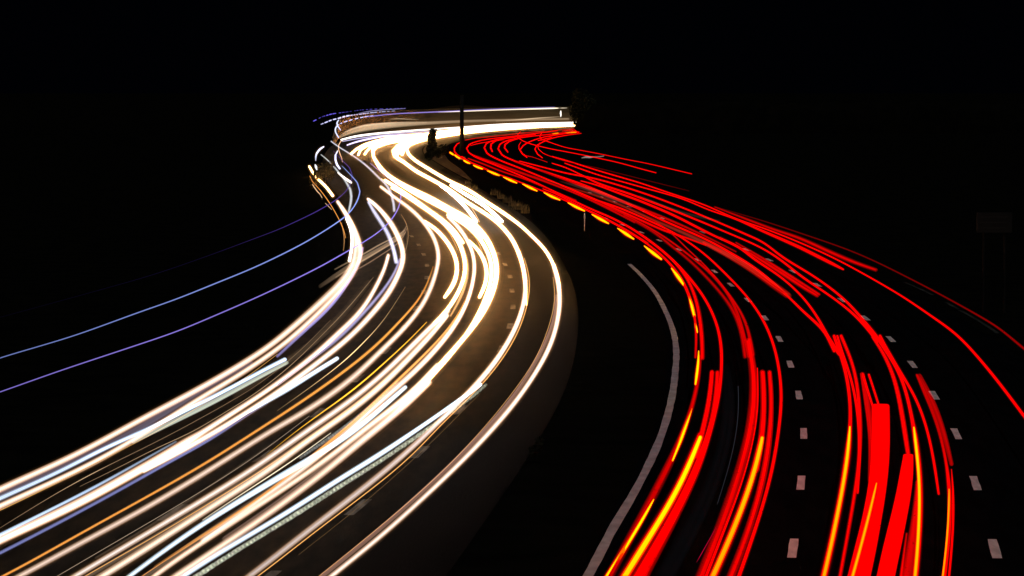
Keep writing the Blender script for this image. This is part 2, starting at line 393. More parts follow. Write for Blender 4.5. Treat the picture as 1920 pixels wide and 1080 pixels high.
K('orange indicator line above the third cream trail at the left', 'thin', (1,.38,.07),
  '-120,1142,5.4,0.72;12,1078,5.4,0.72;146,1003,5.4,0.72;271,934,5.4,0.72;380,872,5.85,0.72;484,806,5.85,0.756;567,752,6.3,0.792;651,692,6.3,0.864;706,647,6.3,0.864;747,605,5.4,0.936;785,562,4.5,0.72;803,528,3.6,0.504;812,500,2.7,0.288', h=.9)
H('lone cream trail just right of the long orange indicator line', 'soft', (.95,.72,.58),
  '-110,1156,12,0.576;40,1079,12,0.576;146,1021,12,0.576;271,954,12,0.612;401,876,12,0.648;505,810,12,0.648;588,762,13,0.72;672,700,13,0.792;706,666,12,1.01;747,627,11,1.15;789,577,10,1.22;808,540,10,1.22;819,505,9,1.37;823,485,9,1.44;818,456,9,1.44;805,431,9,1.44;788,409,9,1.44;765,388,8,1.44;740,370,7,1.44;714,350,7,1.44')
H('hot white strand ending beside the third bend, left one of a forked pair', 'hot', WARM,
  '796,415,6;815,428,8;831,444,9;846,465,9;855,484,9;858,505,9;853,530,10;843,546,9;834,557,7')
H('hot white strand of the third bend feeding the silver trail', 'hot', WARM,
  '722,338,6;747,354,8;779,376,9;800,392,10;835,420,10;858,449,10;870,480,9;873,505,9;867,532,9;852,562,9;837,584,9;815,606,8')
H('silver-white trail, first of the central sheaf from the left', 'soft', WHITE,
  '40,1140,12,0.675;145,1078,12,0.675;271,1003,12,0.712;380,938,13,0.75;484,873,13,0.75;567,814,13,0.825;651,756,13,0.9;713,706,12,1.05;765,656,12,1.35;810,611,11,1.5;840,583,10,1.5')
H('wide peach trail in the central sheaf, gold thread along its top', 'soft', (1,.74,.55),
  '90,1142,15,0.88;195,1079,15,0.88;290,1019,15,0.88;380,961,15,0.88;513,875,15,0.96;567,833,14,1.04;651,775,14,1.12;713,725,14,1.28;776,662,13,1.52;808,628,12,1.68;838,592,10,1.84')
K('gold to red thread along the top of the silver-white trail', 'thin', (1,.50,.04),
  '500,853,1.6,.3;540,820,1.8,.5,;580,790,2.2,.9;620,762,2.8,1.2;651,740,3.4,1.5;690,708,3.2,1.5;730,672,2.8,1.3;765,640,2.4,1;800,604,2,.7'.replace(',.5,;', ',.5;'), h=1.0)
K('thin orange thread below the silver-white trail', 'thin', (.9,.42,.12),
  '60,1138,2,.8;165,1077,2,.8;300,1000,2,.8;400,939,2,.8;500,876,2,.8;600,806,2,.8;700,731,2,.8;790,648,2,.7', h=.6)
K('bright white thread on the lower rim of the wide peach trail', 'thin', (1,.85,.6),
  '380,975,2,.5;455,925,2.2,.9;513,888,2.4,1.1;560,856,2.2,.9;620,812,2,.6', h=.7)
K('orange flank line merging into the fourth bend', 'thin', (1,.40,.10),
  '290,1062,3,.15;330,1036,4,.35;380,1003,5,.6;470,945,5,.7;551,885,6,.8;600,842,7,.9;651,802,7,1;713,744,7,1.1;770,690,6,1.2;820,640,5,1.1;855,597,4,1;874,560,3,.6', h=.9)
H('rosy white trail left of the ribbed ice-blue one', 'soft', (1,.78,.68),
  '380,1013,11,0.63;463,955,11,0.72;551,892,12,0.81;605,850,12,0.9;651,810,12,0.99;713,753,12,1.17;776,698,12,1.35;820,652,11,1.62;856,605,10,1.8;880,555,9,1.89;890,505,8,1.98;888,480,8,2.07;876,450,8,2.07;858,424,8,2.07;840,407,6,2.07')
K('ribbed ice-blue trail inside the central sheaf', 'pale', (.78,.90,1),
  '165,1140,9,1.6;280,1052,9,1.7;380,982,10,2;463,931,11,2.4;547,881,12,2.6;600,850,11,2.8;650,818,11,3;692,786,10,3;734,748,9,3.2;760,726,8,2.6', h=1.0)
H('peach trail right of the ribbed ice-blue trail', 'soft', (1,.72,.56),
  '215,1140,11,.8;292,1076,11,.85;380,1017,11,.9;463,962,11,.9;526,921,11,.95;605,867,12,1;651,831,12,1.1;713,783,13,1.3;745,759,13,1.6;777,732,13,1.9;820,686,12,2.1')
H('broad peach trail bordering the open dark lane, blunt start midway', 'soft', (1,.72,.52),
  '235,1144,14,0.85;333,1078,14,0.85;380,1047,14,0.85;484,977,14,0.85;588,901,14,0.85;626,871,14,0.935;672,831,15,1.1;734,782,15,1.36;770,748,16,1.87;803,717,14,2.04')
K('thin orange thread left of the broad peach trail', 'thin', (.9,.36,.10),
  '180,1142,2,.7;281,1069,2,.7;380,1007,2,.7;500,926,2,.7;588,866,2,.7;660,808,2,.8;720,756,2,.8', h=.6)
H('hot white trail sweeping round the fourth bend from the far glare', 'hot', WARM,
  '780,735,10;820,689,11;862,643,11;904,590,11;922,553,12;931,522,12;931,495,12;924,470,12;911,445,12;893,424,12;871,407,12;842,391,11;810,373,11;771,354,10;745,340,9;724,325,8;709,308,8;700,293,7;699,280,7;706,270,8;722,264,9')
H('inner hot white strand of the fourth bend', 'hot', WARM,
  '800,716,8;850,660,8;890,602,8;912,555,9;922,520,9;921,492,9;912,467,9;897,444,9;878,425,9;856,411,8;840,403,7')
H('hot white strand ending bluntly left of the fourth bend', 'hot', WARM,
  '880,452,6;898,470,8;910,492,9;914,514,9;910,536,9;903,550,8;899,557,7')
K('amber streak between the strands of the fourth bend', 'thin', (1,.55,.22),
  '895,590,4,.6;914,550,5,.8;922,520,6,.9;923,495,5,.9;917,474,4,.6', h=.5)
K('amber streak on the right of the third bend', 'thin', (1,.52,.20),
  '845,592,4,.7;865,556,6,.9;875,522,7,1;877,497,6,1;871,470,4,.8;862,450,3,.6', h=.5)
K('ice-blue trail lined with ticks crossing the dark lane, blunt far end', 'pale', (.72,.86,1),
  '250,1146,10,1.7;345,1079,10,1.7;380,1055,10,1.8;463,1006,10,1.9;547,956,10,2.1;630,902,10,2.3;713,852,10,2.5;760,820,9,2.7;802,792,8,3;854,755,8,3.3;880,738,8,3.4;901,721,7,3.4', h=1.0)
t = trail_mesh('flicker_trail', rd('250,1158,10,2;360,1086,10,2;463,1020,9,2;547,970,9,2;630,916,9,2;713,865,8,2;760,833,8,2;802,804,7,2;854,767,6,1.8;888,743,6,1.4;912,721,6,1'),
   'sheer', (.9,.95,.72), .8, dash=(3.6,4.4,1,1), step=1.6)
tag(t, 'row of small pale green ticks under the ice-blue trail crossing the dark lane', 'light trail', GM)
t = trail_mesh('flicker_trail', rd('560,860,6,.7;640,806,7,.9;700,758,7,1;745,716,6,.7'), 'sheer', (.8,.85,.8), 1.1, dash=(2.2,3.2,1,1), step=1.6)
tag(t, 'row of small grey ticks above the ribbed ice-blue trail', 'light trail', GM)
H('mauve-white trail left of the rightmost white trail, dim near the bottom edge', 'soft', (.80,.66,.66),
  '370,1152,13,.45;472,1078,13,.45;567,1003,13,.5;672,923,13,.55;755,855,12,.65;822,792,11,.9;854,760,11,1.2;885,730,11,1.5;927,681,11,1.7;947,651,10,1.8;968,612,10,1.8;982,570,9,2;986,532,9,2;979,492,9,2.2;972,472,9,2.2')
H('hot white trail of the fifth bend running up into the star-like glare', 'hot', WARM,
  '987,572,2;986,545,6;980,497,8;971,470,9;960,448,9;934,418,9;903,396,8;871,376,8;842,355,8;810,337,8;779,320,8;756,303,8;740,292,9;738,283,10;746,274,10;765,266,10')
K('orange thread along the right side of the mauve-white trail', 'thin', (.95,.45,.12),
  '390,1148,2.4,.9;488,1078,2.4,.9;588,999,2.4,.9;676,933,2.4,.9;770,857,2.4,.9;822,801,2.4,1;870,755,2.4,1;912,712,2.4,1;956,652,2.6,1;978,607,2.4,1;991,560,2.4,.9;993,522,2,.8;983,484,2,.6', h=.5)
H('rightmost white trail, bordering the dark median', 'soft', (1,.85,.78),
  '540,1146,11,0.8;624,1078,11,0.8;713,1007,11,0.8;780,946,11,0.8;812,917,11,0.88;870,861,11,0.96;885,846,11,0.96;947,778,11,1.12;989,723,10,1.28;1031,651,10,1.52;1046,600,10,1.6;1050,560,10,1.76;1046,525,10,1.84;1038,497,9,1.92')
H('hot white far part of the rightmost trail, curling into the far glare', 'hot', WARM,
  '1050,556,2;1049,532,6;1038,496,7;1022,468,7;1002,447,7;974,421,7;942,398,8;911,378,8;879,357,8;840,338,7;801,315,7;779,301,7;766,289,7;762,279,7;768,271,8;782,265,9')
K('brown thread along the left side of the rightmost white trail', 'thin', (.75,.36,.12),
  '520,1142,1.8,.6;605,1075,1.8,.6;713,987,1.8,.6;780,930,1.8,.6;843,871,1.8,.6;905,805,1.8,.6;960,738,1.8,.6;1005,672,1.8,.7;1030,610,1.8,.7;1041,560,1.8,.8;1037,520,1.8,.6', h=.5)
K('rose fringe on the left flank of the rightmost white trail', 'sheer', (.8,.42,.32),
  '600,1084,9,1.4;700,1003,9,1.4;770,942,9,1.4;860,858,9,1.5;940,773,9,1.6;985,712,8,1.6;1022,646,8,1.6;1040,595,7,1.6;1044,555,7,1.5', h=.6)
H('short hot strand ending in a blunt tip under the rightmost bend', 'hot', WHITE, '846,347,6;871,363,7;903,382,8;922,397,8;933,407,8;941,415,7')
H('short hot strand ending in a blunt tip left of the longer short one', 'hot', WHITE, '826,348,5;840,358,6;864,379,7;881,398,7;888,408,7;893,415,7')
K('orange thread beside the right short strand under the bends', 'thin', (1,.6,.3), '890,377,1.6;915,394,1.6;926,405,1.6;935,416,1.6', h=.5)
K('orange thread beside the left short strand under the bends', 'thin', (1,.6,.3), '870,372,1.6;886,392,1.6;893,404,1.6;899,416,1.6', h=.5)
K('long orange thread running down between the third and fourth bends', 'thin', (1,.55,.2), '800,371,2,.9;840,397,2,.9;870,423,2,.9;895,449,2,.8;905,475,2,.5', h=.5)
K('orange thread starting left of the hot strands on the far straight', 'thin', (1,.5,.15), '715,335,2.4,1;730,346,2.4,1;748,358,2,1;775,378,2,1;805,398,2,.9;840,432,2,.8;858,468,2,.5', h=.5)
# upstream continuations into the far glare
H('hot strand thickening the start of the fourth bend', 'hot', WARM, '703,299,6;712,315,7;737,336,8;771,358,9;810,379,10;848,399,11;880,418,10;905,445,8')
H('hot strand filling the start of the third bend', 'hot', WARM, '735,352,6;760,366,8;790,386,9;822,407,9;850,430,8;868,455,7')
H('blinding white band of the far straight, nearest row', 'blaze', WARM, '1135,231,4;1071,235,4.4;1013,237,5.5;934,242,7;880,247,8;830,254,9;790,262,10;762,272,11;748,283,11;742,291,9')
H('blinding white band of the far straight, second row', 'blaze', WARM, '1135,229,4;1071,232.5,4;1000,235,6;920,240,7.5;860,245,9;800,253,9;755,261,9;725,268,8;706,275,7;699,283,6')
H('blinding white strand curling down to the short tip near the glare', 'blaze', WARM, '860,250,6;815,256,7;785,263,7;766,271,7;757,280,7;754,289,7')
H('white strand with rounded tip, leftmost of three below the far straight', 'hot', WARM, '790,252,6;740,257,6;700,266,6;680,273,6;668,280,5.5;659,288,5.5')
H('white strand with rounded tip, middle of three below the far straight', 'hot', WARM, '800,255,6;750,261,6;706,269,6;686,274,6;676,281,5.5;672,290,5.5')
H('white strand with rounded tip, rightmost of three below the far straight', 'hot', WARM, '780,261,6;740,264,6;708,270,6;694,277,5.5;688,283,5.5;684,289,5.5')
H('short white curl tucked under the second row of the far straight', 'hot', WARM, '800,258,6;765,262,6;735,267,5.5;718,271,5;711,275,4.5')
H('crisp white line along the top of the far straight', 'hot', WHITE, '1135,226,2.4,0.16;1071,229.5,2.6,0.16;1000,231,2.8,0.16;934,233.5,3,0.16;860,239,3.2,0.16;800,243,3.6,0.16;765,245.5,4,0.16;702,251,5,0.16;665,256,5,0.16;640,262,4,0.16', h=1.2)
K('lilac line under the crisp white top line of the far straight', 'pale', (.62,.56,.85), '860,243,2.4,1.2;800,247,3,1.3;750,250,3.4,1.3;700,256,3.4,1.4;670,260,3,1.4;642,265,2.6,1.2', h=1.1)
H('lilac-white wedge left of the far straight', 'hot', LILAC, '770,252,2,0.14;740,254,3,0.14;717,256,4,0.14;700,259,4.4,0.14;680,263,4.4,0.14;662,268,4,0.14;651,272,3,0.14')
# verge side, far left
H('hot trail slanting down at the far left edge of the glow', 'hot', WARM, '580,312,4;585,321,4.6;590,330,5;602,341,5.4;613,352,5.4;624,367,5.4')
H('short hot wedge left of the blue loop', 'hot', WHITE, '634,324,3,0.15;640,329,4.5,0.15;648,335,5.5,0.15;658,342,6,0.15')
K('hairline orange trail at the far left, curving down past the glow', 'thin', (.8,.30,.06), '581,330,1.6,.8;584,338,1.6,.8;600,356,1.6,.9;615,376,1.8,1;628,397,1.8,.9;639,418,1.8,.9;645,432,2,.9;648,446,2,.6', h=.8)
K('hairline brown trail dropping along the leftmost bend', 'thin', (.5,.24,.08), '640,418,1.6,.6;645,438,1.8,.8;646,454,1.8,.7;644,470,1.8,.4', h=.6)
K('short tan squiggle at the far left below the glow', 'thin', (.95,.6,.35), '586,346,2,.7;590,352,2,.8;595,359,2,.8;600,364,1.8,.7;604,371,1.6,.6', h=.8)
K('short tan squiggle under the violet line at the far left', 'thin', (.8,.5,.3), '610,381,1.6,.4;616,387,1.8,.7;622,393,1.6,.5', h=.8)
K('grey-lilac streak slanting from upper left across the lorry lights', 'pale', (.62,.60,.72), '621,265,3,1.4;636,276,3,1.4;654,287,3.4,1.4;675,301,4,1.4;694,317,4.4,1.5;708,331,4.8,1.5;717,339,5,1.5;727,350,5.5,1.5;735,368,6,1.5;738,381,6,1.5;739,395,6,1.5', h=1.6)
K('grey streak ending left of the blue loop', 'pale', (.55,.57,.60), '602,290,2.4,1;613,299,2.8,1.2;623,309,3.4,1.3;639,328,4.4,1.3;649,341,5,1.4;656,353,5.5,1.5;659,368,6,1.6;657,384,5.5,1.5;654,396,4.5,1.4', h=1.6)
K('lilac crescent above the blue loop', 'hot', (.66,.68,1), '633,283,2.4,0.125;629,291,4,0.125;629,300,5,0.125;632,309,5.4,0.125;637,316,4.6,0.125', h=1.4)
K('thin orange loop hanging from the far end of the white lines', 'thin', (.85,.5,.28), '645,261,1.8,.8;639,265,2,1;635,272,2,1.1;635,281,2,1.1;638,290,2,1;641,297,1.8,.9;642,304,1.6,.7', h=1.0)
K('bright blue line crossing the dark verge at the left', 'thin', (.30,.40,1), '-90,702,2.16,0.421;0,671,2.16,0.468;71,650,2.16,0.491;140,629,2.16,0.537;262,585,2.3,0.608;330,561,2.3,0.654;400,533,2.45,0.701;480,500,2.45,0.701;560,461,2.45,0.795;600,438,2.45,0.795;631,418,2.59,0.884;653,401,2.74,0.884;669,379,2.88,0.884;675,357,2.88,0.842;671,344,2.74,0.701;662,333,2.3,0.654;650,320,1.87,0.561;641,311,1.58,0.468', h=3.9)
K('violet line below the bright blue line, crossing to the second bend', 'thin', (.36,.27,1), '-90,766,2.4,0.45;0,735,2.4,0.5;110,696,2.4,0.55;248,650,2.4,0.625;330,622,2.4,0.65;400,593,2.4,0.65;500,549,2.4,0.7;602,499,2.56,0.75;648,473,2.56,0.75;678,456,2.56,0.75;710,435,2.56,0.75;733,413,2.72,0.75;747,390,2.72,0.75;752,366,2.56,0.75;746,349,2.4,0.7;733,337,2.24,0.6;717,325,2.08,0.55;705,315,1.92,0.5;694,306,1.76,0.4', h=3.6)
K('faint upper violet line fading out over the dark verge', 'thin', (.17,.09,.62), '0,595,1.13,0.009;175,547,1.13,0.015;290,514,1.22,0.024;400,476,1.3,0.036;470,450,1.46,0.105;520,431,1.62,0.18;560,413,1.78,0.27;600,393,1.94,0.33;631,374,1.94,0.36;650,357,1.94,0.39;659,340,1.94,0.39;660,326,1.78,0.39;655,314,1.78,0.39;647,306,1.62,0.36;638,297,1.46,0.3;631,290,1.3,0.24;625,283,1.13,0.18', h=3.7)
for lab, s, c in (('upper dotted indigo lorry line at the far left', '588,227,2,1;592,225,2,1;604,219,1.5,.3;614,216,2,1;621,214,2,1;650,210,1.3,.3;680,206,1.3,.4;720,204,1.3,.5;760,203,1.2,.3', (.16,.12,.85)),
                  ('dotted white lorry line ending lowest at the far left', '602,233,2,.8;612,229,2.4,1.3;622,225,2.4,1.4;634,222,2.4,1.5;648,218,3.2,1.7;660,216,2.2,1;676,214,2,.9;700,211,2,.8;740,208,1.8,.5', (.62,.62,1)),
                  ('dotted pale lorry line curling down to the grey loop', '631,237,2.4,1.2;636,233,2.2,1.2;645,229,2.2,1.2;658,225,2.2,1.3;670,222,2.2,1.3;684,219,2,1.2;700,217,2,1', (.62,.62,1))):
    K(lab, 'thin', c, s, h=3.6, dash=(4,4), step=1.0)
K('small dotted hook above the grey streak', 'thin', (.62,.68,1), '635,225,2.2,1;632,230,2.6,1.6;633,236,2.4,1.4;636,240,2.4,1.4;639,245,2,1', h=3.0, dash=(6,1), step=1)
K('small dotted hook left of the first one', 'thin', (.62,.68,1), '632,236,2,1;629,241,2.8,1.5;629,247,2.6,1.4;632,253,2.4,1.5;635,258,2.4,1.3', h=2.6, dash=(6,1), step=1)
K('violet lorry line along the top of the far bend', 'pale', (.28,.22,.70), '683,219,2,1.12;700,217.5,2.6,1.28;740,213.5,2.6,1.28;790,211,2.6,1.44;850,208.5,2.8,1.44;900,206,3,1.2;960,203.5,3,0.88;1040,201,2.6,0.48', h=3.6)
K('second violet lorry line above the far bend', 'pale', (.40,.35,.62), '672,213,1.6,.6;690,209,1.8,1;720,206,1.8,1;760,203.5,1.6,.6', h=3.7)
K('yellow-white top line over the far straight', 'hot', (1,.86,.62), '822,210,1.2,0.05;845,209.4,2,0.08;900,207.5,2.2,0.09;960,205.3,2.2,0.1;1045,202.8,2.2,0.1;1049,202.7,1,0.025;1054,202.6,1.6,0.07;1063,202.4,1.2,0.04', h=3.5)
K('small white flare hanging under the end of the top line', 'hot', (1,.95,.85), '1051.5,208,2,0.12;1051.2,212,3.2,0.18;1051.6,216,3,0.15;1051.4,219,1.6,0.09', h=2.9)
K('crinkled white blob high at the far left', 'hot', (.72,.76,1), '607,275,3,0.105;602,278,4.4,0.14;597,283,4.4,0.14;593,289,4.4,0.105;592,296,3.4,0.07;592,302,2,0.042', h=2.6, dash=(4,1.4), step=1)
K('small white drop beneath the crinkled blob', 'hot', (.85,.9,1), '591,309,3,0.07;592.5,313,6,0.112;594,318,3.5,0.07', h=2.0)
for k, (lab, s) in enumerate((('widest tan lorry-side reflection streak fanning left of the second bend', '762,424,2,.9;757,436,5,1.2;745,447,6,1.3;720,462,7,1.3;690,480,9,1.2;660,497,10,1;625,520,9,.5;600,537,7,.2'),
      ('upper tan streak of the fan left of the second bend', '758,432,2,.9;744,443,2.4,1.2;715,457,3,1.3;686,474,3,1.3;660,488,3,.9;628,505,3,.4'),
      ('middle tan streak of the fan left of the second bend', '760,436,2,.9;748,449,2.4,1.3;722,464,2.4,1.5;694,481,2.6,1.4;664,498,3,1;630,520,3,.4'),
      ('lower tan streak of the fan left of the second bend', '763,428,1.6,.9;757,444,2.4,1.2;742,460,2.6,1.2;716,477,2.6,1.3;690,494,2.6,1.2;664,508,2.6,.9;640,521,2.4,.4'))):
    K(lab, 'sheer', (1,.66,.40), s, h=1.2)  # lorry-side reflections made as glowing tubes, no lamps of their own
K('hairline tan curl right of the second bend', 'thin', (.45,.28,.14), '752,402,1,.4;760,414,1.2,.8;765,428,1.2,.8;766,444,1.2,.7;763,462,1.2,.6;758,478,1,.3', h=.8)
for lab, s in (('dim brown scratch line below the leftmost bundle', '0,990,1.4,.25;100,928,1.6,.5;176,886,1.8,.9;200,874,1.6,.5;300,825,1.4,.35;400,771,1.4,.35;480,724,1.2,.3;560,660,1.2,.3;620,600,1.2,.2'),
               ('second dim brown scratch line below the leftmost bundle', '150,912,1.4,.25;240,868,1.6,.45;300,836,1.6,.6;360,812,1.6,.6;400,786,1.6,.5;470,744,1.6,.6;540,690,1.6,.6;600,632,1.4,.4;650,580,1.4,.5;700,520,1.2,.3')):
    K(lab, 'thin', (.55,.36,.2), s, h=.4)
for lab, s in (('smoky brown smear along the left flank of the third trail', '470,752,14,.35;560,690,16,.5;640,616,16,.6;690,556,14,.5;720,510,10,.3'),
               ('smoky brown smear between the leftmost bundle and the third trail', '440,742,10,.3;520,690,12,.5;590,640,14,.6;640,592,14,.5;690,530,12,.4')):
    K(lab, 'sheer', (.42,.26,.14), s, h=.5)

# pale tan reflections of the lorry sides on the far straight, made as glowing tubes
for lab, s in (('soft tan lorry-side smear above the far bend', '636,258,4,.8;650,250,10,1.6;680,241,14,2.2;720,236,12,2.2;770,233,8,1.6;840,229,6,1;920,226,5,.8;1066,223,4,.9'),
               ('thin tan ripple above the lorry-side smear', '650,246,2,.7;680,236,2.6,1.4;720,231,2.8,1.8;770,229,2.4,1.2;800,229,2,.6'),
               ('short tan ripple nearest the top violet line', '730,224,1.6,.7;746,222.6,2.4,2.2;765,223.6,2,1.8;785,224,1.6,.6'),
               ('sparkling tan ripple left of the white flare', '930,227,1.6,.6;965,225,2,1.4;985,223.5,2.4,2.2;1016,221,2.2,2.2;1050,219,1.6,.8')):
    K(lab, 'sheer', (1,.72,.45), s, h=2.2)

# ------------------------------------------------------------------ red trails of the outgoing traffic
ind = empty('indicator_trail', at(1290, 640, .9), 'broken red trail with yellow-orange blinker flashes, nearest the median', 'light trail', GS)
def part(nm, prof, col, s, h=.85, parent=ind, **kw): return trail_mesh(nm, rd(s), prof, col, h, parent=parent, **kw)
part('red_line', 'red', RED, '866,294,4;878,302,3.5;927,324,3;958,335,3;994,349,3;1035,365,3.4;1082,386,3.6;1128,407,4;1174,432,4;1224,465,4.5;1256,494,6;1282,530,7;1296,565,7;1304,600,6,.8;1306,635,6,.6;1304,670,6,.5', h=.9)
part('red_line', 'deep', RED, '1262,488,5,1;1290,524,7,1.2;1305,560,8,1.3;1313,600,9,1.3;1317,640,9,1.3;1317,671,9,1.3', h=.9)
part('red_line', 'deep', RED, '1313,668,7,.5;1311,700,9,.6;1303,745,10,.7;1289,790,12,.6;1266,848,15,.6;1242,895,17,.6;1210,958,18,.5;1180,1010,18,.5;1140,1085,18,.5;1105,1150,18,.5', h=.9)
for s in ('844,286,3.87;847,288,4.3;850,290,3.44', '853,291,3.44;857,294,4.3;862,297,3.44', '870,301,3.44;875,304,4.3;881,306.5,2.58', '888,310,2.58;897,314,4.73;905,317,2.58', '914,320,2.58;927,325.5,5.16;936,329,2.58',
          '944,332,2.15;958,338.5,5.16;969,343,2.58', '980,345,2.15;994,352,5.59;1007,358,2.58', '1020,361,2.15;1035,369,5.59;1050,375,2.58', '1065,380,2.15;1080,388,6.02;1096,395.5,3.01', '1110,402,2.15;1126,411,6.45;1141,419,3.01',
          '1158,428,2.15;1174,438.5,7.31;1188,448,3.44', '1208,461,2.15;1225,475,7.74;1240,486,4.3', '1259,503,2.58;1272,519,8.17;1282,534,5.16', '1292,555,3.44;1298,575,7.31;1302,593,6.02', '1303,604,3.44;1305,616,5.16;1308,627,3.44',
          '1310,658,2.15;1310,685,6.02;1308,703,6.88;1304,721,4.3', '1297,766,2.15;1290,790,6.02;1278,820,7.74;1270,842,6.02;1261,864,3.44', '1226,936,2.15;1213,962,6.02;1190,1000,7.74;1160,1046,8.17;1137,1082,8.17;1100,1140,8.17'):
    part('indicator_flash', 'amber', (1.35,.62,0), s, h=.9, step=3)

R('red trail that coils round the dark post and runs on beside the indicator trail', 'red', '1046,245,1.7;1029,247,2.2;966,255,2.3;915,261,2.4;895,265,2.7;880,271,3.2;875,278,3.3;879,286,3.3;889,293,3.8;930,310,3.7;980,331,3.7;1043,361,4.1;1106,391,4.6;1150,410,4.9;1193,434,5.5;1250,477,6.3;1289,517,6.8;1320,557,6.2;1342,601,6.6;1353,647,7.5;1353,688,7.5;1351,723,8.5,1;1341,775,11;1322,835,15;1300,892,17;1266,960,19;1226,1030,21;1190,1090,23;1155,1150,23')
R('tight red loop left of the dark post', 'red', '864,266.5,2.2;857,270,2.9;852,277,3.3;852,284,3.3;857,290,3.3;864,295,3.8;876,302,3;904,313,2.2;915,318,1.4')
R('dim red line arching over the first loops', 'deep', '872,263,1.7,0.98;893,259,1.7,1.12;930,255,1.7,1.12;975,250,1.7,1.12;1020,246,1.7,0.98')
R('thin red line joining the second loop from the right', 'deep', '882,273,1.4,1.4;893,270,1.7,1.5;915,266,1.7,1.4;945,262,1.4,1')
R('red trail of the second loop, fanning to the wide middle bundle', 'red', '1004,252,2.2;966,257,2.6;927,263,3.2;912,269,3.6;908,277,3.9;913,287,3.9;934,299,4.1;974,315,4.1;1030,338,4.1;1080,359,4.1;1120,376,4.6;1162,390,4.6;1224,417,4.1;1266,438,4.3;1318,474,4.5;1357,510,5.3;1403,559,5.3;1434,605,6.1;1453,653,6.6;1463,705,7;1466,754,7.5;1461,800,7.5;1451,867,8.5;1432,945,8.5;1410,1010,9.4;1388,1075,10;1360,1150,11')
R('short thick red tongue inside the second loop', 'red', '945,260,2.2;929,264,3.3;921,270,4;920,277,4.2;923,284,3.6')
R('red trail of the third loop', 'red', '1082,246,1.4;1029,252,2.2;985,257,2.6;950,264,3.2;937,271,3.6;934,279,3.9;941,290,3.9;963,301,4.1;1010,318,4.1;1059,334,4.1;1090,345,4.6;1120,357,4.9;1182,384,4.9;1245,414,4.9;1324,449,4.8;1370,474,5.4;1422,507,5.8;1478,556,5.3;1512,590,6.5;1543,616,7.5;1562,646,8.5;1573,664,7.5')
R('short thick red tongue inside the third loop', 'red', '975,259,2.2;955,265,3.3;947,271,3.9;946,277,4;952,285,3.3')
R('red trail of the fourth loop ending in a hook', 'red', '1086,247,1.4;1050,252,2.2;1020,257,2.6;995,265,2.7;981,273,2.9;975,281,3;980,289,3;988,295,2.8')
R('thin red curl left of the fourth loop', 'red', '977,266,1.2;973,272,1.7;973,279,1.9;978,287,1.9;986,292,1.8,.8;997,294,1.6,.5;1012,299,1.6,.5;1026,304,1.6,.6')
R('red trail of the fifth loop ending in a hook beside the thin one', 'red', '1090,250,1.4;1060,254,2.2;1036,259,2.6;1018,266,2.7;1006,273,2.9;1003,280,2.9;1008,289,2.9;1017,296,2.5')
R('thin red line crossing the fifth loop and fading right', 'red', '1012,268,1.4;1008,274,1.9;1010,280,1.9;1018,287,1.7,.9;1035,294,1.8,.7;1060,302,1.8,.4;1090,309,1.8,.14;1120,315,1.8,.11;1180,330,1.8,.11;1240,345,1.8,.10;1292,358,1.6,.05')
R('lower of the two red lines swinging off to the slip road', 'red', '976,247,1.4;971,252,2.2;971,258,2.2;980,264,2.2;996,270,2.2;1011,274,2.2;1035,279.5,2.2;1059,284,2.2;1090,290,2.2;1122,296.5,2.5;1160,305,2.5;1200,316,2.5;1230,324,2.5', h=3.0)
R('upper of the two red lines swinging off to the slip road', 'red', '1016,249,1.9;1012,255,2.6;1015,261,2.6;1026,265,2.2;1059,276,2;1090,282,1.9;1122,288,1.9;1170,298,2;1216,307,2;1255,316,2.2;1297,326,2.2', h=3.0)
R('short thick red dash crossing the loops', 'red', '1009,263.5,2.2;1016,262,3.2;1024,260,2.9;1034,258,2.2')
R('red dash at the far right end of the straight', 'red', '1054,246,1.2;1064,244.6,1.9;1078,243.8,2.2;1081,246,1.2')
R('lowest red dash fading at the far right end', 'deep', '1020,247.5,1.4,.8;1050,243.6,1.4,.9;1076,241,1.7,.8')
R('orange-tipped red line at the far right end of the straight', 'red', '1029,256,1.4;1055,251,2.2;1073,248.5,2.2;1086,248.3,1.7')
tag(trail_mesh('indicator_trail', rd('1062,249.4,1.5;1072,248.4,2.8;1080,248,2.6'), 'amber', (1,.28,0), .9, step=2), 'small orange flash at the far right end of the red lines', 'light trail', GS)
tag(trail_mesh('indicator_trail', rd('1036,251,1.5;1042,250.2,2.6;1047,249.6,2'), 'amber', (1,.28,0), .9, step=2), 'small orange flash left of the one at the far end', 'light trail', GS)
R('red strand starting bluntly just above the indicator trail', 'red', '1018,354,2.5;1043,364,3;1074,380,3.3;1106,396,4.1,.8;1140,412,4.1,.7;1180,434,4.3,.6;1215,456,4.4,.5')
R('red strand starting bluntly in the widening bundle', 'red', '1059,354,2.5,0.45;1090,367,3.3,0.45;1122,381,3.8,0.45;1162,398,3.8,0.45;1200,417,3.8,0.45;1244,443,4.3,0.45;1299,484,5.5,0.45;1337,517,6.8,0.45;1366,553,6.6,0.45;1387,597,7.5,0.45;1398,640,7.5,0.45;1404,668,8.5,0.45')
R('dark red veil following the strand that ends beside the dashes', 'deep', '1170,404,4.9,0.36;1224,434,6,0.48;1260,462,6.2,0.54;1290,486,6.4,0.48;1322,517,6.8,0.48;1350,548,7,0.48;1374,580,8.2,0.54;1387,610,8.5,0.6;1394,640,8.5,0.6;1397,669,8.5,0.6')
R('thick red trail ending in the dark bundle left of the bright-edged one', 'red', '1180,392,2.5,0.36;1228,415,3.3,0.45;1262,440,3.4,0.45;1287,465,3.6,0.45;1322,498,3.8,0.45;1350,530,4.3,0.45;1378,567,5.4,0.45;1398,603,7.5,0.45;1408,640,9.4,0.45;1411,664,11,0.36')
